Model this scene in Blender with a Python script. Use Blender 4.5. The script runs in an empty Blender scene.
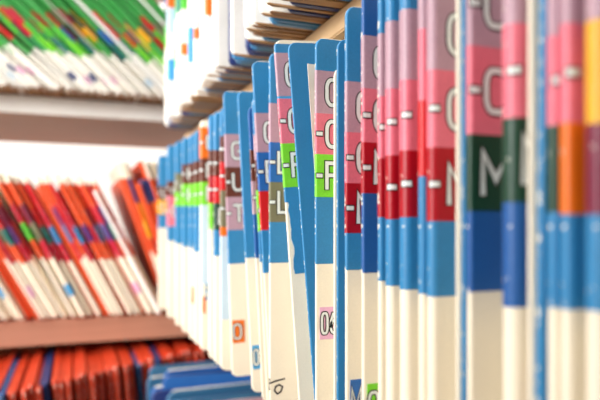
import bpy, bmesh, math, random
from mathutils import Matrix, Vector
random.seed(7)
sc = bpy.context.scene
C = sc.collection
R = math.radians
F = 600.0; TH = math.atan2(226, F); CT, ST = math.cos(TH), math.sin(TH)
HC = 1.30                       # camera height above the floor
VX, VY = 74.0, 226.0            # where the row of folders vanishes, and the horizon

# ------------------------------------------------------------------ camera
cam = bpy.data.cameras.new('camera'); co = bpy.data.objects.new('camera', cam); C.objects.link(co)
co.location = (0, 0, HC); co.rotation_euler = (R(90), 0, -TH)
cam.lens = 36; cam.sensor_width = 36; cam.shift_y = 26 / 600; cam.clip_start = .01
cam.dof.use_dof = True; cam.dof.focus_distance = .338; cam.dof.aperture_fstop = 36 / 5.6
sc.camera = co
sc.view_settings.view_transform = 'Standard'; sc.view_settings.look = 'None'
sc.view_settings.gamma = 1; sc.view_settings.use_curve_mapping = False
sc.view_settings.exposure = -0.22

def unproj(px, z):              # point on the horizon line seen at pixel column px, at axial distance z
    u = (px - 300) / F * z
    return (u * CT + z * ST, -u * ST + z * CT)

# ------------------------------------------------------------------ materials
def lin(c):
    return tuple(((v/255)/12.92 if v/255 <= .04045 else (((v/255)+.055)/1.055)**2.4) for v in c) + (1,)
MATS = {}
def paper(name, rgb, rough=.5, var=.06, wear=0.0, scale=900, bump=.15, stretch=None):
    """slightly mottled card; wear mixes in pale paper on the rubbed outer edge (attribute 'edge')"""
    if name in MATS: return MATS[name]
    m = bpy.data.materials.new(name); m.use_nodes = True
    nt = m.node_tree; N = nt.nodes; L = nt.links; b = N['Principled BSDF']
    b.inputs['Roughness'].default_value = rough
    tc = N.new('ShaderNodeTexCoord')
    mp = N.new('ShaderNodeMapping'); L.new(tc.outputs['Object'], mp.inputs['Vector'])
    if stretch: mp.inputs['Scale'].default_value = stretch
    no = N.new('ShaderNodeTexNoise'); no.inputs['Scale'].default_value = scale; no.inputs['Detail'].default_value = 4
    L.new(mp.outputs['Vector'], no.inputs['Vector'])
    no2 = N.new('ShaderNodeTexNoise'); no2.inputs['Scale'].default_value = 35; no2.inputs['Detail'].default_value = 3
    L.new(mp.outputs['Vector'], no2.inputs['Vector'])
    mul = N.new('ShaderNodeMath'); mul.operation = 'ADD'
    L.new(no.outputs['Fac'], mul.inputs[0]); L.new(no2.outputs['Fac'], mul.inputs[1])
    mr = N.new('ShaderNodeMapRange'); mr.inputs['From Min'].default_value = .5; mr.inputs['From Max'].default_value = 1.5
    mr.inputs['To Min'].default_value = 1 - var*2; mr.inputs['To Max'].default_value = 1 + var*2
    L.new(mul.outputs[0], mr.inputs['Value'])
    mx = N.new('ShaderNodeMix'); mx.data_type = 'RGBA'; mx.blend_type = 'MULTIPLY'; mx.inputs['Factor'].default_value = 1
    mx.inputs['A'].default_value = lin(rgb); L.new(mr.outputs['Result'], mx.inputs['B'])
    out = mx.outputs['Result']
    if wear > 0:
        at = N.new('ShaderNodeAttribute'); at.attribute_name = 'edge'
        n3 = N.new('ShaderNodeTexNoise'); n3.inputs['Scale'].default_value = 380; n3.inputs['Detail'].default_value = 5
        L.new(tc.outputs['Object'], n3.inputs['Vector'])
        mm = N.new('ShaderNodeMath'); mm.operation = 'MULTIPLY_ADD'
        L.new(at.outputs['Fac'], mm.inputs[0]); mm.inputs[1].default_value = wear; L.new(n3.outputs['Fac'], mm.inputs[2])
        r2 = N.new('ShaderNodeMapRange'); r2.inputs['From Min'].default_value = 1.02; r2.inputs['From Max'].default_value = 1.08
        L.new(mm.outputs[0], r2.inputs['Value'])
        m2 = N.new('ShaderNodeMix'); m2.data_type = 'RGBA'
        L.new(r2.outputs['Result'], m2.inputs['Factor']); L.new(out, m2.inputs['A'])
        m2.inputs['B'].default_value = lin((240, 236, 220)); out = m2.outputs['Result']
    L.new(out, b.inputs['Base Color'])
    bp = N.new('ShaderNodeBump'); bp.inputs['Strength'].default_value = bump; bp.inputs['Distance'].default_value = .0003
    L.new(no.outputs['Fac'], bp.inputs['Height']); L.new(bp.outputs['Normal'], b.inputs['Normal'])
    MATS[name] = m; return m

COL = dict(blue=(50, 132, 184), deep=(34, 92, 160), mauve=(184, 148, 162), pink=(228, 116, 134), red=(172, 8, 30),
           lime=(122, 214, 48), forest=(24, 66, 48), brown=(98, 46, 32), orange=(232, 112, 20), scarlet=(210, 30, 36),
           olive=(122, 118, 90), white=(226, 228, 232), pale=(196, 216, 230), lblue=(40, 104, 178), yellow=(238, 176, 40),
           plum=(120, 30, 60), vermilion=(228, 86, 42), crimson=(196, 36, 60), purple=(96, 52, 120), green=(66, 164, 80),
           navy=(34, 52, 110), rose=(230, 176, 205), sky=(70, 160, 214), grass=(92, 196, 60), teal=(46, 120, 110), tan=(190,160,120), ivory=(246,242,232))
WEAR = .53
def colour(k, wear=None):
    wear = WEAR if wear is None else wear
    return paper('label_%s_%d' % (k, wear * 100), COL[k], rough=.42, var=.08, wear=wear)
CREAM = paper('cream_card', (244, 234, 212), rough=.55, var=.03)
CREAM2 = paper('manila_card', (226, 200, 160), rough=.6, var=.04)
BLUE = paper('blue_card', COL['blue'], rough=.45, wear=.53)
PAGES = paper('paper_pages', (232, 226, 210), rough=.7, var=.1, scale=60, stretch=(1, 40, 1))
INK = paper('black_ink', (34, 26, 26), rough=.4, var=.02)
WHITEINK = paper('pale_ink', (226, 232, 228), rough=.4, var=.02)
PEN = paper('marker_ink', (30, 26, 30), rough=.5, var=.02)

# ------------------------------------------------------------------ mesh helpers
def link(name, me, mats, parent=None, mat=None):
    o = bpy.data.objects.new(name, me); C.objects.link(o)
    for m in (mats if isinstance(mats, (list, tuple)) else [mats]): me.materials.append(m)
    if parent: o.parent = parent
    if mat is not None: o.matrix_local = mat
    return o
def tag(o, label, cat, group=None):
    o['label'] = label; o['category'] = cat
    if group: o['group'] = group
    return o

def plan(t, off, W, n=5):
    """outline seen from above: round outer fold at x=0, straight to x=W; second value = how near the fold"""
    r = t / 2; p = [(W, t + off, 0), (r + .0004, t + off, 0)]
    for i in range(n * 2 + 1):
        a = math.pi / 2 - math.pi * i / (n * 2)
        p.append((r - (r + off) * math.cos(a), r + (r + off) * math.sin(a), math.cos(a)))
    p += [(r + .0004, -off, 0), (W, -off, 0)]
    return p
RIM = True
def loft(t, off, W, z0, z1, H, cr, bulge=0, jag=0, seed=0):
    """slab of a folder between z0 and z1; its outer corners are rounded with radius cr"""
    rn = random.Random(seed)
    P = plan(t, off, W)
    zs = [z0]
    def ins(z):
        if z0 + 1e-5 < z < z1 - 1e-5: zs.append(z)
    for i in range(7):
        a = i / 6 * math.pi / 2
        ins(cr * (1 - math.cos(a))); ins(H - cr * (1 - math.cos(a)))
    k = int((z1 - z0) / .012)
    for i in range(1, k): ins(z0 + (z1 - z0) * i / k)
    zs.append(z1); zs = sorted(zs)
    def xo(z):
        d = max(cr - z, cr - (H - z), 0); d = min(d, cr)
        return cr - math.sqrt(max(cr * cr - d * d, 0))
    verts = []; edge = []
    for z in zs:
        top = 2.0 if (RIM and H - z < .0005) else 0
        wob = bulge * math.sin(z / H * math.pi) ** .7
        for (x, y, e) in P:
            f = 1 - min(x / W, 1) * .0
            yy = y + (wob * (1 if y > t / 2 else -1) * math.sin(min(x / W, 1) * math.pi) if bulge else 0)
            verts.append((x + xo(z) * (1 if x < W * .98 else 0), yy, z)); edge.append(max(e * .9, top))
    n = len(P); faces = []
    for j in range(len(zs) - 1):
        for i in range(n):
            a = j * n + i; b = j * n + (i + 1) % n
            faces.append((a, b, b + n, a + n))
    faces.append(tuple(range(n))[::-1]); faces.append(tuple(range((len(zs) - 1) * n, len(zs) * n)))
    me = bpy.data.meshes.new('folder_mesh'); me.from_pydata(verts, [], faces); me.update()
    at = me.attributes.new('edge', 'FLOAT', 'POINT')
    for i, e in enumerate(edge): at.data[i].value = e
    for p in me.polygons: p.use_smooth = len(p.vertices) == 4
    bm = bmesh.new(); bm.from_mesh(me); bmesh.ops.recalc_face_normals(bm, faces=bm.faces[:])
    for e in bm.edges:
        if len(e.link_faces) == 2 and e.calc_face_angle(0) > R(40): e.smooth = False
    bm.to_mesh(me); bm.free()
    return me
def box_mesh(x0, x1, y0, y1, z0, z1, bev=0):
    bm = bmesh.new()
    M = Matrix.Translation(((x0+x1)/2, (y0+y1)/2, (z0+z1)/2)) @ Matrix.Diagonal((x1-x0, y1-y0, z1-z0, 1))
    bmesh.ops.create_cube(bm, size=1, matrix=M)
    if bev: bmesh.ops.bevel(bm, geom=bm.edges[:], offset=bev, segments=2, affect='EDGES')
    me = bpy.data.meshes.new('box'); bm.to_mesh(me); bm.free(); return me

# ------------------------------------------------------------------ writing: strokes laid on the card, wrapping round the fold
def arc(cx, cy, rx, ry, a0, a1, n=6):
    return [(cx + rx * math.cos(R(a0 + (a1 - a0) * i / n)), cy + ry * math.sin(R(a0 + (a1 - a0) * i / n))) for i in range(n + 1)]
def glyph(ch):
    r = .34
    if ch in 'O0': return [arc(1-r, 1-r, r, r, 0, 90) + arc(r, 1-r, r, r, 90, 180) + arc(r, r, r, r, 180, 270) + arc(1-r, r, r, r, 270, 360) + [(1, 1-r)]]
    if ch == 'C': return [[(1, .72)] + arc(1-r, 1-r, r, r, 0, 90) + arc(r, 1-r, r, r, 90, 180) + arc(r, r, r, r, 180, 270) + arc(1-r, r, r, r, 270, 360) + [(1, .32)]]
    if ch == 'G': return [[(1, .74)] + arc(1-r, 1-r, r, r, 0, 90) + arc(r, 1-r, r, r, 90, 180) + arc(r, r, r, r, 180, 270) + arc(1-r, r, r, r, 270, 360) + [(1, .46), (.62, .46)]]
    if ch == 'F': return [[(0, 0), (0, 1), (1, 1)], [(0, .52), (.8, .52)]]
    if ch == 'E': return [[(1, 0), (0, 0), (0, 1), (1, 1)], [(0, .52), (.8, .52)]]
    if ch == 'N': return [[(0, 0), (0, 1), (1, 0), (1, 1)]]
    if ch == 'M': return [[(0, 0), (0, 1), (.5, .35), (1, 1), (1, 0)]]
    if ch == 'U': return [[(0, 1)] + arc(r, r, r, r, 180, 270) + arc(1-r, r, r, r, 270, 360) + [(1, 1)]]
    if ch == 'T': return [[(0, 1), (1, 1)], [(.5, 1), (.5, 0)]]
    if ch == 'L': return [[(0, 1), (0, 0), (1, 0)]]
    if ch == 'A': return [[(0, 0), (.5, 1), (1, 0)], [(.2, .35), (.8, .35)]]
    if ch == '6': return [[(.9, .95), (.4, .95), (.05, .6), (0, .3)] + arc(.5, .3, .5, .3, 180, 540, 12)]
    if ch == '5': return [[(.95, 1), (.1, 1), (.05, .58), (.6, .62), (1, .35), (.7, .03), (0, .05)]]
    if ch == '2': return [[(.05, .8), (.3, 1), (.8, .98), (.95, .7), (0, 0), (1, 0)]]
    if ch == '-': return [[(0, .5), (1, .5)]]
def ribbon(bm, pts, w, off, t, mi):
    """one mitred strip along a stroke"""
    r = t / 2
    def place(q, z):
        if q < math.pi * r / 2:
            a = q / r; return (r - (r + off) * math.cos(a), r - (r + off) * math.sin(a), z)
        return (r + q - math.pi * r / 2, -off, z)
    P = [Vector(p) for p in pts]
    P = [p for i, p in enumerate(P) if i == 0 or (p - P[i-1]).length > 1e-6]
    closed = (P[0] - P[-1]).length < 1e-5
    if closed: P = P[:-1]
    else:
        P[0] = P[0] - (P[1] - P[0]).normalized() * w * .3; P[-1] = P[-1] + (P[-1] - P[-2]).normalized() * w * .3
    n = len(P); rows = []
    for i in range(n):
        a = P[i] - P[i-1] if (i or closed) else P[1] - P[0]
        b = P[(i+1) % n] - P[i] if (i < n-1 or closed) else a
        a = a.normalized(); b = b.normalized()
        na = Vector((-a.y, a.x)); nb = Vector((-b.y, b.x)); m = na + nb
        m = m.normalized() if m.length > 1e-4 else na
        k = min(1 / max(m.dot(na), .2), 1.9)
        rows.append((P[i] + m * w / 2 * k, P[i] - m * w / 2 * k))
    idx = [(i, (i+1) % n) for i in range(n if closed else n-1)]
    for i, j in idx:
        (a0, a1), (b0, b1) = rows[i], rows[j]
        c = max(1, int((b0 - a0).length / .0007)) if abs(b0.x - a0.x) > .0005 else 1
        for q in range(c):
            f, g = q / c, (q+1) / c
            v = [a0.lerp(b0, f), a1.lerp(b1, f), a1.lerp(b1, g), a0.lerp(b0, g)]
            fc = bm.faces.new([bm.verts.new(place(p.x, p.y)) for p in v]); fc.material_index = mi
def letter_mesh(items, t, off, sw=.0021):
    """items: (char, s0, z0, width, height)"""
    bm = bmesh.new()
    for (ch, s0, z0, w, h) in items:
        for k, st in enumerate(glyph(ch)):
            pts = [(s0 + x * w, z0 + y * h) for x, y in st]
            ribbon(bm, pts, sw + .0012, off + k * .00002, t, 0) 
            ribbon(bm, pts, sw, off + .0001 + k * .00002, t, 1)
    me = bpy.data.meshes.new('letter_mesh'); bm.to_mesh(me); bm.free(); return me
def scribble_mesh(strokes, t, off, w=.0012):
    bm = bmesh.new()
    for st in strokes: ribbon(bm, st, w, off, t, 0)
    me = bpy.data.meshes.new('scribble'); bm.to_mesh(me); bm.free(); return me

def folder(t, H, depth, bands, base='cream', cr=.006, stickers=(), papers=0, lab_w=.0205, letters=True, cover=None, pen=None, top=True):
    """a chart folder: bands = [(z0, z1, colour, letter or None)]; plain blue tape bands have letter ''"""
    root = bpy.data.objects.new('file_folder', None); C.objects.link(root); root.empty_display_size = .02
    cm = cover or (BLUE if base == 'blue' else CREAM)
    link('cover', loft(t, 0, depth, 0, H, H, cr), cm, root)
    for i, (z0, z1, c, ch) in enumerate(bands):
        z0 = max(z0, 0); z1 = min(z1, H - .0003)
        if ch == '~':
            rr = random.Random(2); bm = bmesh.new(); n = 26; L_ = []
            x = .0012
            for q in range(n + 1):
                x = min(max(x + rr.uniform(-.0005, .0006), .0006), .0040)
                L_.append((x, z0 + (z1 - z0) * (1 - q / n)))
            f0 = [bm.verts.new((a, -.0003, b_)) for a, b_ in L_] + [bm.verts.new((.026, -.0003, z0)), bm.verts.new((.026, -.0003, z1))]
            f1 = [bm.verts.new((v.co.x, -.00002, v.co.z)) for v in f0]
            bm.faces.new(f0); bm.faces.new(f1[::-1])
            for q in range(len(f0)): bm.faces.new((f0[q], f0[(q+1) % len(f0)], f1[(q+1) % len(f0)], f1[q]))
            bmesh.ops.recalc_face_normals(bm, faces=bm.faces[:]); me = bpy.data.meshes.new('ragged_tape'); bm.to_mesh(me); bm.free()
            link('colour_tape', me, colour(c, 0.0), root)['label'] = 'blue tape with torn edge'
            continue
        if z1 - z0 < .001: continue
        plain = ch == ''
        off = .00018 if plain else .0003
        b = link('colour_tape' if plain else 'letter_label', loft(t, off, lab_w + (.004 if plain else 0), z0, z1, H, cr), colour(c), root)
        if not plain: b['label'] = {'lblue': 'mid blue', 'forest': 'dark green', 'scarlet': 'bright red'}.get(c, c) + ' letter label'
        if letters and ch:
            zc = (z0 + z1) / 2; lh = .0142; s0 = max(.0070, t * .80 + .0048) if ch != 'M' else .0056
            it = [(ch, s0, zc - lh / 2, (.0085 if ch != 'M' else .0108), lh)]
            if ch not in 'GM': it.append(('-', .0016, zc - .0005, .0021 + t * .05, .001))
            link('letter', letter_mesh(it, t, off + .0002), [INK, WHITEINK], b)
    for (s0, s1, z0, z1, c, txt) in stickers:
        # small number sticker on the broad side near the fold
        me = box_mesh(s0, s1, -.0004, .0001, z0, z1)
        b = link('number_label', me, colour(c), root); b['label'] = {'lblue': 'mid blue', 'sky': 'light blue', 'rose': 'pale pink'}.get(c, c) + ' number label'
        if txt:
            n = len(txt); hh = (z1 - z0) * .62; ww = min((s1 - s0) * .8 / n - .001, hh * .55)
            x = s0 + (s1 - s0) * .09; it = []
            for ch in txt: it.append((ch, x, (z0 + z1) / 2 - hh / 2, ww, hh)); x += ww + .0020
            link('numeral', letter_mesh([(a, s + (math.pi/2 - 1) * t / 2, z, w, h) for a, s, z, w, h in it], t, .00055, sw=.0014), [INK, WHITEINK], b)
    if pen:
        link('pen_mark', scribble_mesh(pen, t, .0002), PEN, root)
    if papers > .002:
        me = box_mesh(.024, depth - .004, t + .0001, t + papers, .003, H * .93)
        link('paper_stack', me, PAGES, root)
    return root

# ------------------------------------------------------------------ right-hand row (camera side of the wooden bookcase)
KX = .1263 * F / CT
SHELF_Z = HC - .1335
# px of fold at horizon, lean (px per px), t(mm), top y, bands as (y0,y1,colour,letter), tape bottom, base, sticker list, label
ROW = [
 (158, 0, 4, 155, [(155,186,'blue',''),(186,200,'brown','U'),(200,214,'yellow','L'),(214,228,'blue','')], 'cream', [], 'far chart folder with blue top and yellow label beside the red folders'),
 (167, 0, 4, 145, [(145,181,'blue',''),(181,196,'brown','A'),(196,226,'pink','O'),(226,241,'blue','')], 'cream', [], 'far chart folder with a pink label under a brown one'),
 (175, 0, 4, 141, [(141,173,'blue',''),(173,192,'olive','A'),(192,206,'lime','T'),(206,244,'blue','')], 'cream', [], 'far chart folder with olive label just left of the green label run'),
 (182, 0, 4, 137, [(137,164,'blue',''),(164,184,'brown','U'),(184,206,'lime','F'),(206,247,'blue','')], 'cream', [], 'first of three blurred folders with green labels, left one'),
 (189, 0, 4, 134, [(134,163,'blue',''),(163,184,'brown','U'),(184,206,'lime','F'),(206,248,'blue','')], 'cream', [(.0025,.007,.043,.062,'orange','')], 'middle of three blurred folders with green labels, small orange tag low down'),
 (194, 0, 4, 130, [(130,161,'blue',''),(161,183,'brown','U'),(183,206,'lime','F'),(206,252,'blue','')], 'cream', [], 'right one of three blurred folders with green labels'),
 (199.5, 0, 5, 120, [(127,158,'orange','U'),(158,182,'brown','L'),(182,205,'lime','F'),(205,284,'pale','')], 'cream', [(.0026,.0056,.040,.058,'orange',''),(.006,.0115,.054,.072,'sky','2')], 'chart folder with pale top, bright orange label and long pale strip'),
 (208.5, 0, 4, 114, [(114,150,'blue',''),(150,176,'brown','U'),(176,203,'red','A'),(203,229,'lime','')], 'cream', [], 'narrow folder with red label beside the orange labelled one'),
 (213.5, 0, 4, 111, [(111,150,'blue',''),(150,176,'brown','L'),(176,203,'scarlet','A'),(203,230,'forest','M'),(230,256,'blue','')], 'cream', [], 'folder with brown, red and dark green labels in the blurred part'),
 (220, 0, 3, 107, [(107,136,'blue',''),(136,162,'brown','U'),(162,190,'scarlet','T'),(190,227,'olive','L'),(227,236,'orange',''),(236,320,'pale','')], 'cream', [], 'narrow folder with red and olive labels and a pale blue strip'),
 (227, .031, 2, 91, [(91,134,'blue',''),(134,167,'mauve','G'),(167,197,'brown','U'),(197,230,'mauve','T'),(230,264,'blue','')], 'cream', [(.0015,.0125,.030,.050,'orange','0')], 'chart folder lettered G U T with an orange 0 sticker near its foot'),
 (243.6, .05, 2, 91, [(91,258,'blue','')], 'cream', [(.0015,.0135,.019,.038,'sky','05')], 'plain blue taped folder with a blue 05 sticker near its foot'),
 (253.5, .05, 1.6, 106, [(106,150,'deep',''),(150,181,'brown','U'),(181,214,'mauve','T'),(214,258,'deep','')], 'cream', [], 'narrow low folder with brown and mauve labels squeezed behind the red label folder'),
 (258, .05, 1.6, 96, [(96,135,'blue',''),(135,160,'mauve','G'),(160,190,'brown','E'),(190,231,'lime','F'),(231,262,'blue','')], 'cream', [], 'thin sliver of a folder with a green label behind the red label folder'),
 (260.5, .056, 1.8, 61, [(61,113,'blue',''),(113,152,'mauve','G'),(152,191,'lblue','E'),(191,230,'scarlet',''),(230,273,'blue','')], 'cream', [], 'leaning folder with mauve G, blue and red labels'),
 (269, .0, 2, 52, [(52,103,'blue',''),(103,142,'mauve',None),(142,182,'lblue','L'),(182,222,'olive','L'),(222,263,'blue','')], 'cream', [], 'folder with olive label and black handwriting at its foot'),
 (286.3, .072, 1.8, 40, [(44,53,'blue',''),(53,96,'mauve','G'),(96,98.5,'sky',''),(98.5,143,'pink','C'),(143,187,'lime','F'),(187,202,'blue',''),(202,274,'blue','~')], 'cream', [], 'leaning folder lettered G C F with a worn ragged edge'),
 (301, .080, 1.6, 42, [], 'blue', [], 'all blue leaning folder between the two folders lettered G C F'),
 (315, .0, 1.8, 37, [(37,70,'blue',''),(70,113,'mauve','G'),(113,154,'pink','C'),(154,197,'lime','F'),(197,264,'blue','')], 'cream', [(.0024,.0135,.070,.088,'rose','06')], 'upright folder lettered G C F with a pink 06 sticker, in sharp focus'),
 (333.5, 0, 1.4, 66, [], 'cream', [], 'low cream folder sliver right of the sharp pink sticker folder'),
 (336.5, 0, 1.6, 38, [], 'blue', [], 'narrow all blue folder in front of the sharp pink sticker folder'),
 (345, 0, 2, 5, [(5,81,'blue',''),(81,132,'mauve','G'),(132,183,'pink','C'),(183,233,'red','N'),(233,270,'blue','')], 'cream', [(.0022,.0095,.035,.057,'lblue','M')], 'folder lettered G C N with rounded blue top in view and blue M sticker'),
 (361.5, 0, 2.2, -14, [(-14,35,'deep',''),(35,88,'mauve','G'),(88,142,'pink','C'),(142,193,'red','N'),(193,273,'deep','')], 'cream', [(.0022,.0095,.038,.0595,'lime','0')], 'folder lettered G C N with darker blue bands and a green sticker at the foot'),
 (378, 0, 2.6, -20, [(-20,33,'blue',''),(33,96,'mauve',None),(96,158,'pink','C'),(158,217,'red',None),(217,281,'blue','')], 'cream', [], 'narrow folder with worn white edge just right of the two sharp N folders'),
 (385.5, 0, 5, -24, [(-24,20,'blue',''),(20,88,'mauve','G'),(88,155,'pink','C'),(155,219,'red','N'),(219,286,'blue','')], 'cream', [], 'blurred folder lettered G C N, second left of the wide pale pink one'),
 (399.5, 0, 6, -34, [(-34,8,'blue',''),(8,79,'mauve','G'),(79,150,'pink','C'),(150,217,'red','N'),(217,290,'blue','')], 'cream', [], 'blurred folder lettered G C N, directly left of the narrow bright red one'),
 (418.5, 0, 3.5, -48, [(-48,28,'mauve',None),(28,100,'pink',None),(100,176,'scarlet',None),(176,294,'blue','')], 'cream', [], 'narrow folder with bright red label ending higher than its neighbours'),
 (427, 0, 7, -58, [(-58,-5,'blue',''),(-5,69,'mauve','G'),(69,147,'pink','O'),(147,221,'red','N'),(221,297,'blue','')], 'cream', [], 'wide blurred folder lettered G O N with a rounded bright pink fold'),
 (456, 0, 1.6, -66, [], 'cream', [], 'thin cream folder edge between the N folder and the M folder'),
 (461.5, 0, 1.6, -72, [], 'blue', [], 'thin blue folder edge left of the dark green M label'),
 (467, 0, 8, -80, [(-80,-40,'blue',''),(-40,45,'mauve','U'),(45,134,'pink','O'),(134,211,'forest','M'),(211,292,'deep','')], 'cream', [], 'wide blurred folder with a large M on dark green'),
 (503, 0, 6.5, -100, [(-100,-66,'blue',''),(-66,22,'mauve','G'),(22,117,'pink','C'),(117,202,'forest','M'),(202,308,'deep','')], 'cream', [(.009,.018,.062,.083,'rose','')], 'blurred folder with dark green label right of the large M, worn pale patches'),
 (528, 0, 1.8, -110, [], 'cream', [], 'thin cream folder edge left of the tall blue folder edge'),
 (537, -.012, 2.6, -116, [], 'blue', [], 'tall all blue folder edge very near the camera'),
 (548, 0, 4.2, -120, [(-120,-66,'blue',''),(-66,35,'mauve',None),(35,125,'pink','O'),(125,212,'forest',None),(212,308,'blue','')], 'cream', [], 'near folder with a narrow dark green label beside the orange one'),
 (561, 0, 7.5, -126, [(-126,-76,'blue',''),(-76,22,'mauve',None),(22,122,'pink','-'),(122,214,'orange',None),(214,310,'blue','')], 'cream', [], 'near folder with a broad deep orange label'),
 (587, 0, 6, -140, [(-140,-82,'blue',''),(-82,17,'mauve',None),(17,122,'yellow',None),(122,214,'plum',None),(214,312,'blue','')], 'cream', [], 'nearest visible folder with a yellow label at the right edge'),
 (612, 0, 6, -150, [(-150,-90,'blue',''),(-90,12,'mauve','G'),(12,120,'pink','O'),(120,214,'red','N'),(214,316,'blue','')], 'cream', [], 'folder just past the right edge of the view'),
]
WORD = dict(lblue='mid blue', scarlet='bright red', vermilion='orange red', grass='light green', forest='dark green', rose='pale pink', sky='light blue', green='green', deep='deep blue')
def cw(c): return WORD.get(c, c)
GROUPR = 'chart folders in the main row'
pos = [(r[0], KX / (r[0] - VX)) for r in ROW]
ys = [unproj(px, z)[1] for px, z in pos]
for i, r in enumerate(ROW):
    px, lean, t, ytop, bands, base, stk, label = r
    if px > 605: continue
    t *= .001; z = pos[i][1]; X, Y = unproj(px, z)
    gap = (ys[i-1] - Y) if i else .02
    nxt = (Y - ys[i+1]) if i + 1 < len(ROW) else .02
    t = min(t, gap * .8, nxt * .8)
    Y -= .7 * t; z -= .7 * t * CT
    hz = lambda y: HC + (VY - y) * z / F - SHELF_Z
    H = hz(ytop)
    bb = [(hz(y1), hz(y0) if j or y0 != ytop else H, c, ch) for j, (y0, y1, c, ch) in enumerate(bands)]
    pen = None
    if px == 269:
        def q(x, y): return ((x - 269) / 1390 + .0006, hz(y))
        pen = [[q(268.5, 383.5), q(275, 381.5), q(284, 380)], [q(268.8, 379), q(268.6, 390)],
               [q(275, 387), q(278.5, 385.5), q(282, 388), q(280, 393), q(276.5, 394.5), q(273.8, 391), q(275, 387)]]
    if px == 260.5:
        def q(x, y): return ((x - 264) / 1300, hz(y))
        pen = [[q(269, 363), q(267.2, 365), q(266.3, 370), q(267.3, 374), q(269, 375)]]
    WEAR = .53 if px < 383 else .42
    papers = min(gap - t - .004, .02) if gap - t > .007 else 0
    o = folder(t, H, .29, bb, base, cr=.0055 if px < 400 else .006, stickers=stk, papers=papers, pen=pen)
    # lean: top moves towards the aisle; keep the fold on its pixel at camera height
    ang = -math.atan(lean * 1.02)
    hh = HC - SHELF_Z
    o.matrix_world = Matrix.Translation((X + hh * math.tan(-ang) , Y, SHELF_Z + (.29 * math.sin(-ang) if ang > 0 else 0))) @ Matrix.Rotation(ang, 4, 'Y')
    if ang < 0:
        # pivot on the inner end would lift it; the foot corner at the fold rests on the board
        pass
    tag(o, label, 'file folder', GROUPR)

# paper slip peeping out beside the all-blue folder
z = KX / (309 - VX); X, Y = unproj(308.5, z)
me = bpy.data.meshes.new('slip')
bm = bmesh.new()
pts = [(0, .0), (.030, 0), (.030, .224), (.0, .227)]
lo = [bm.verts.new((x, 0, h)) for x, h in pts]; hi = [bm.verts.new((x, .0004, h)) for x, h in pts]
bm.faces.new(lo); bm.faces.new(hi[::-1])
for i in range(4): bm.faces.new((lo[i], hi[i], hi[(i+1) % 4], lo[(i+1) % 4]))
bmesh.ops.recalc_face_normals(bm, faces=bm.faces[:]); bm.to_mesh(me); bm.free()
s = link('paper_slip', me, PAGES)
s.matrix_world = Matrix.Translation((X + .0155, Y - .0012, SHELF_Z)) @ Matrix.Rotation(R(-4.2), 4, 'Y')
tag(s, 'torn white paper slip poking up beside the all blue leaning folder', 'paper slip')

RIM = False; WEAR = .45
# ------------------------------------------------------------------ upper right row: pale folders hanging over the shelf edge
UP_Z = HC + .1485
rn = random.Random(3)
yy = .925; i = 0
ADJ = ['pale cream', 'off white', 'ivory']
proto_up = []
SHADE_CARD = paper('shaded_card', (178, 134, 88), rough=.6)  # covers coloured brown to paint in the shade on their undersides
DARK_SHADE_CARD = paper('dark_shaded_card', (142, 100, 64), rough=.6)  # darker copy, underside shade painted into the cover
specs = [('cream', SHADE_CARD, 'white'), ('cream', DARK_SHADE_CARD, 'white'), ('cream', SHADE_CARD, 'pale'), ('blue', BLUE, 'sky'), ('cream', paper('navy_card', COL['navy'], rough=.5), 'navy')]
UPC = [None, 'scarlet', 'lime', None, 'sky', None, None, 'grass', 'orange', None]
while yy > .30:
    t = rn.uniform(.003, .006)
    k = rn.choice([0, 0, 0, 1, 1, 2, 3, 3, 4, 4]) 
    b, cv, cc = specs[k]
    bands = []
    if k < 3:
        c1 = UPC[i % 10]
        if c1: bands.append((.045 + rn.uniform(-.01, .02), .07 + rn.uniform(0, .01), c1, None))
        bands += [(.115, .15, rn.choice(['green', 'grass', 'pale', 'teal']), None), (.15, .178, rn.choice(['orange', 'scarlet', 'sky', 'forest']), None), (.178, .2408, 'blue', '')]
    o = folder(t, .241, .29, bands, b, letters=False, cover=cv, cr=.005)
    if k < 3: link('lit_spine', loft(t, .0001, .026, .0012, .2405, .241, .005), colour('ivory'), o)  # pale shell paints the strongly lit front over the shaded cover
    jit = rn.uniform(-.008, .004) if k < 3 else rn.uniform(.004, .014)
    o.matrix_world = Matrix.Translation((.1263 + jit, yy, UP_Z)) @ Matrix.Rotation(rn.uniform(-1.5, 1.5) * math.pi / 180, 4, 'Z')
    nm = ['white spined', 'white spined', 'white spined', 'blue', 'navy'][k] + ' folder overhanging upper right shelf'
    if k < 3 and c1: nm = 'white spined folder with ' + cw(c1) + ' tag overhanging upper right shelf'
    tag(o, nm, 'file folder', 'folders overhanging the upper right shelf')
    yy -= t + rn.uniform(.001, .004); i += 1

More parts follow.
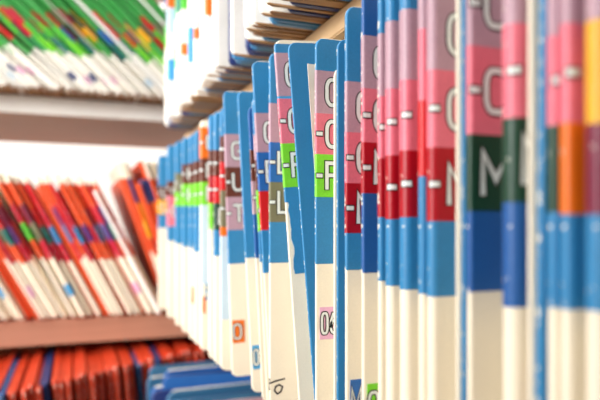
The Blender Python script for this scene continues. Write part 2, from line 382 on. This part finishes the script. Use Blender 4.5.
# ------------------------------------------------------------------ lower right row: tops seen below the main row
LOW_TOP = HC - .218; LOW_Z = LOW_TOP - .241
rn = random.Random(11); yy = .93; i = 0
navy = MATS['navy_card']
deepcard = paper('deep_blue_card', COL['deep'], rough=.5, wear=.5)
tealcard = paper('steel_blue_card', (52, 104, 140), rough=.5, wear=.5)
orangecard = paper('orange_card', COL['orange'], rough=.5)
pinkcard = paper('pink_card', (206, 150, 150), rough=.5)
KN = [('blue', BLUE), ('deep blue', deepcard), ('steel blue', tealcard), ('navy', navy), ('cream', CREAM), ('orange', orangecard), ('dusty pink', pinkcard)]
while yy > .30:
    t = rn.uniform(.003, .008)
    k = rn.choice([1, 2, 2, 3, 3, 2, 1, 2]) if yy > .80 else rn.choice([0, 1, 2, 4, 5, 6, 6, 4, 2, 3])
    RIM = rn.random() < .4
    o = folder(t, .241 + rn.uniform(-.016, .008), .29, [], 'cream', letters=False, cover=KN[k][1], cr=.009)
    o.matrix_world = Matrix.Translation(((.128 if yy > .8 else .122) + rn.uniform(-.03, .015), yy, LOW_Z)) @ Matrix.Rotation(R(rn.uniform(-6, 6)), 4, 'Z')
    tag(o, KN[k][0] + ' folder in the low row under the main row', 'file folder', 'folders in the low right row')
    yy -= t + rn.uniform(.004, .010); i += 1

RIM = False
# ------------------------------------------------------------------ left bookcase: three rows of leaning folders
YL = 1.035
def left_row(zbase, x0, x1, lean, kinds, jy=.006, H=.241, tr=(.006, .011), slack=.0012, seedv=1, group='', skip=()):
    rn = random.Random(seedv); x = x0; n = 0
    while x < x1:
        t = rn.uniform(*tr)
        kind = kinds(rn, n, x)
        if kind is None: x += .012; n += 1; continue
        bands, cv, name, l2, hh, fwd = kind
        ln = R(lean(x) if l2 is None else l2)
        h = H + hh
        o = folder(t, h, .28, bands, 'cream', letters=False, cover=cv, cr=.004, lab_w=.019)
        if cv is SHADE_CARD: link('lit_spine', loft(t, .0001, .030, .001, h - .0004, h, .004), colour('ivory'), o)  # lit front painted as a pale shell; brown cover paints underside shade
        M = Matrix.Rotation(-ln, 4, 'Y') @ Matrix.Rotation(R(90), 4, 'Z')
        # lowest corner rests on the board
        y0 = YL - fwd + rn.uniform(-jy, jy)
        lift = t * math.sin(ln) if ln > 0 else 0
        o.matrix_world = Matrix.Translation((x, y0, zbase)) @ M
        # local +Y (thickness) points to -X after the turn and dips when leaning left
        if ln > 0: o.location.z += 0.0 - min(0, -t * math.sin(ln)) 
        tag(o, name, 'file folder', group)
        x += t / max(math.cos(ln), .3) + rn.uniform(.0002, slack); n += 1
MIDZ = HC - .1485
def mid(rn, n, x):
    fwd = 0
    a = .241
    # red top, crimson, mixed colour, red, cream
    if abs(x - .138) < .005:
        return [], paper('white_card', (244, 242, 236)), 'white divider folder leaning between the two groups of red folders', 27, -.012, .010
    mixc = rn.choice(['blue', 'green', 'purple', 'crimson', 'crimson', 'grass', 'olive', 'teal', 'rose', 'yellow'])
    m2 = rn.choice(['crimson', 'purple', 'scarlet', 'plum', 'crimson', 'vermilion'])
    if x > .145: m2 = rn.choice(['vermilion', 'yellow', 'vermilion', 'orange']); mixc = rn.choice(['brown', 'yellow', 'orange', 'forest', 'vermilion'])
    c0 = rn.choice(['vermilion'] * 6 + ['scarlet'])
    if x > .1 and rn.random() < .2: c0 = 'navy'
    s = rn.uniform(-.006, .006)
    bands = [(.200 + s, .2405, c0, ''), (.168 + s, .200 + s, m2, None), (.138 + s, .168 + s, mixc, None), (.106 + s, .138 + s, rn.choice(['vermilion', 'vermilion', 'crimson']), '')]
    if rn.random() < .25: bands.append((.04, .06, rn.choice(['rose', 'vermilion', 'sky', 'rose', 'plum']), None))
    cv = CREAM
    if rn.random() < .25: return bands[:1], paper('vermilion_card', COL['vermilion'], rough=.5), 'thin all red folder wedged on the middle left shelf', None, rn.uniform(-.01, .004), -.002
    r = rn.random(); nm = 'red topped folder with %s and %s labels, middle left shelf' % (cw(m2), cw(mixc))
    if r < .12: cv = paper('vermilion_card', COL['vermilion'], rough=.5); bands = bands[:3]; nm = 'all red folder with %s and %s labels, middle left shelf' % (cw(m2), cw(mixc))
    elif r < .16: cv = paper('green_card', COL['green'], rough=.5); bands = bands[:3]; nm = 'red topped green folder leaning on the middle left shelf'
    return bands, cv, nm, None, rn.uniform(-.004, .006) + (.030 if x > .15 else .013), 0
left_row(MIDZ, -.20, .255, lambda x: 29 if x < .0 else (27 if x < .146 else 19), mid, group='folders leaning on the middle left shelf', seedv=5, tr=(.0035, .0085))
UPL = HC + .217
def upl(rn, n, x):
    g1 = rn.choice(['green', 'grass', 'green', 'lime', 'grass', 'teal', 'green'])
    g2 = rn.choice(['green', 'scarlet', 'lblue', 'grass', 'purple', 'forest', 'yellow', 'rose', 'grass'])
    g3 = rn.choice(['crimson', 'yellow', 'green', 'forest', 'scarlet', 'olive', 'green'])
    s = rn.uniform(-.01, .01)
    bands = [(.09 + s, .122 + s, g1, ''), (.122 + s, .15 + s, g2, None), (.15 + s, .18 + s, g3, None), (.18 + s, .2405, 'green', '')]
    if rn.random() < .35: bands.append((.03 + s, .045 + s, rn.choice(['rose', 'sky', 'scarlet', 'pale', 'navy']), None))
    cv = SHADE_CARD; nm = 'green banded folder with %s and %s labels, upper left shelf' % (cw(g2), cw(g3))
    r = rn.random()
    if r < .10: cv = paper('lime_card', (150, 214, 90), rough=.5); bands = bands[2:4]; nm = 'lime green folder slumped on the upper left shelf'
    elif r < .16: cv = paper('white_card', (244, 242, 236)); bands = []; nm = 'plain white folder slumped on the upper left shelf'
    return bands, cv, nm, None, 0, .0
left_row(UPL, -.22, .30, lambda x: 50 if x < .0 else 46, upl, group='folders slumped on the upper left shelf', seedv=9, tr=(.003, .0065), jy=.008)
LOWL = HC - .470
redc = paper('red_card', (204, 62, 30), rough=.4, var=.08, wear=.5)
def low(rn, n, x):
    r = rn.random()
    cv, nm = redc, 'red'
    if r < .10: cv, nm = deepcard, 'deep blue'
    elif r < .16: cv, nm = navy, 'navy'
    bands = [(.12, .16, rn.choice(['orange', 'vermilion', 'sky', 'rose']), None)]
    return bands, cv, nm + ' folder on the bottom left shelf', None, rn.uniform(-.003, .004), max(0, .158 - .62 * x)
left_row(LOWL, -.20, .30, lambda x: 5, low, group='folders on the bottom left shelf', seedv=4, tr=(.007, .013), slack=.0002, H=.259)

# folders that look alike are told apart by their order from the left of the view
ORD = ['first','second','third','fourth','fifth','sixth','seventh','eighth','ninth','tenth','eleventh','twelfth','thirteenth','fourteenth','fifteenth','sixteenth','seventeenth','eighteenth','nineteenth']
TENS = {2: 'twent', 3: 'thirt', 4: 'fort', 5: 'fift', 6: 'sixt', 7: 'sevent'}
def ordinal(n):
    if n <= 19: return ORD[n - 1]
    a, b = divmod(n, 10)
    return TENS[a] + ('ieth' if b == 0 else 'y-' + ORD[b - 1])
def across(o):
    x, y = o.location.x, o.location.y
    return (x * CT - y * ST) / (x * ST + y * CT)
same = {}
for o in C.objects:
    if o.parent is None and o.get('category') == 'file folder': same.setdefault(o['label'], []).append(o)
for lab, os_ in same.items():
    if len(os_) > 1:
        os_.sort(key=across)
        for n, o in enumerate(os_):
            o['label'] = lab + ', ' + ordinal(n + 1) + ' from left'

# ------------------------------------------------------------------ bookcases
def wood(name, c1, c2, rough=.5, stretch=(3, 60, 60)):
    m = bpy.data.materials.new(name); m.use_nodes = True; nt = m.node_tree; N = nt.nodes; L = nt.links; b = N['Principled BSDF']
    b.inputs['Roughness'].default_value = rough
    tc = N.new('ShaderNodeTexCoord'); mp = N.new('ShaderNodeMapping'); mp.inputs['Scale'].default_value = stretch
    L.new(tc.outputs['Object'], mp.inputs['Vector'])
    no = N.new('ShaderNodeTexNoise'); no.inputs['Scale'].default_value = 1.5; no.inputs['Detail'].default_value = 6
    L.new(mp.outputs['Vector'], no.inputs['Vector'])
    cr = N.new('ShaderNodeValToRGB'); cr.color_ramp.elements[0].position = .3; cr.color_ramp.elements[1].position = .7
    cr.color_ramp.elements[0].color = lin(c1); cr.color_ramp.elements[1].color = lin(c2)
    L.new(no.outputs['Fac'], cr.inputs['Fac']); L.new(cr.outputs['Color'], b.inputs['Base Color'])
    return m
W_R = wood('tan_wood', (206, 168, 122), (226, 192, 148), stretch=(60, 3, 60))
W_L = wood('rose_wood', (172, 122, 98), (186, 134, 110), stretch=(3, 60, 60))
EDGE = paper('lit_edge_white', (238, 234, 228), rough=.35, var=.02)  # white painted in for a board edge catching light

rb = bpy.data.objects.new('bookcase', None); C.objects.link(rb)
tag(rb, 'tan wooden bookcase holding the long row of blue and cream folders', 'bookcase')
for zt in (UP_Z, SHELF_Z, LOW_Z, UP_Z + .30):
    link('shelf_board', box_mesh(.170, .50, .02, .995, zt - .016, zt - .0002, .001), W_R, rb)
link('back_panel', box_mesh(.5002, .512, .02, .995, .60, 2.0), W_R, rb)
link('side_panel', box_mesh(.166, .50, .002, .0195, .60, 2.0, .001), W_R, rb)
link('plinth', box_mesh(.18, .50, .02, .995, .0, .60), W_R, rb)

lb = bpy.data.objects.new('bookcase', None); C.objects.link(lb)
tag(lb, 'rosy brown bookcase with a bright lit shelf edge along the back wall', 'bookcase')
XL0, XL1 = -.75, .60
for k, zt in enumerate((UPL, MIDZ, LOWL)):
    yb = 1.48
    th = .030 if k == 0 else .042
    y0 = YL + (.055 if k == 0 else .004)
    link('shelf_board', box_mesh(XL0, XL1, y0 + .004, 1.48, zt - th, zt - .0003), W_L, lb)
    if k == 0: e = link('lit_edge', box_mesh(XL0, XL1, y0, y0 + .0038, zt - th, zt - .0006, .0008), EDGE, lb)  # added strip that carries the painted brightness of the upper edge
link('back_panel', box_mesh(XL0, XL1, 1.4802, 1.49, .0, MIDZ - .002), W_L, lb)
link('shelf_board', box_mesh(XL0, XL1, YL + .05, 1.50, UPL + .33, UPL + .36), W_L, lb)
link('side_panel', box_mesh(XL0 - .02, XL0 - .0002, YL + .01, 1.50, .0, 2.0), W_L, lb)
link('side_panel', box_mesh(XL1 + .0002, XL1 + .02, YL + .01, 1.50, .0, 2.0), W_L, lb)

# ------------------------------------------------------------------ room
WALL = paper('wall_paint', (244, 243, 240), rough=.8, var=.01, scale=200)
DARKWALL = paper('low_bounce_wall', (150, 132, 116), rough=.8, var=.01, scale=200)  # unseen walls toned darker to cut bounce light on the near folders
FLOOR = paper('floor_vinyl', (188, 176, 160), rough=.5, var=.05, scale=20)
CEIL = paper('ceiling_paint', (244, 243, 240), rough=.9, var=.01, scale=200)
def struct(name, me, m):
    o = link(name, me, m); o['kind'] = 'structure'; return o
struct('wall_back', box_mesh(-2.6, 1.9, 2.9, 3.0, 0, 2.7), WALL)
struct('wall_right', box_mesh(1.9, 2.0, -2.2, 3.0, 0, 2.7), WALL)
struct('wall_left', box_mesh(-2.7, -2.6, -2.2, 3.0, 0, 2.7), DARKWALL)
struct('wall_front', box_mesh(-2.7, 2.0, -2.3, -2.2, 0, 2.7), DARKWALL)
struct('floor', box_mesh(-2.7, 2.0, -2.3, 3.0, -.1, 0), FLOOR)
struct('ceiling', box_mesh(-2.7, 2.0, -2.3, 3.0, 2.7, 2.8), CEIL)

# ------------------------------------------------------------------ light
w = bpy.data.worlds.new('world'); sc.world = w; w.use_nodes = True
w.node_tree.nodes['Background'].inputs[0].default_value = (1, .97, .93, 1); w.node_tree.nodes['Background'].inputs[1].default_value = .4
def area(name, loc, target, sx, sy, power, col):
    l = bpy.data.lights.new(name, 'AREA'); l.shape = 'RECTANGLE'; l.size = sx; l.size_y = sy; l.energy = power; l.color = col
    o = bpy.data.objects.new(name, l); C.objects.link(o); o.location = loc
    o.rotation_euler = (Vector(target) - Vector(loc)).to_track_quat('-Z', 'Y').to_euler(); return o
area('ceiling_lamp', (-.8, .75, 2.65), (-.8, .75, 0), 1.0, 1.0, 30, (1, .96, .9))
beam = area('left_beam', (-1.7, -.25, 1.85), (.1, .80, 1.36),     .9, .9, 11, (1, .985, .97)); beam.data.spread = R(48)  # unseen source from the left, beam narrowed to keep near folders dim
area('wall_fill', (-.3, 2.2, 2.6), (-.3, 2.5, 1.2), 2.4, .6, 58, (1, .98, .96))  # added unseen fill that whitens the wall behind the left shelves
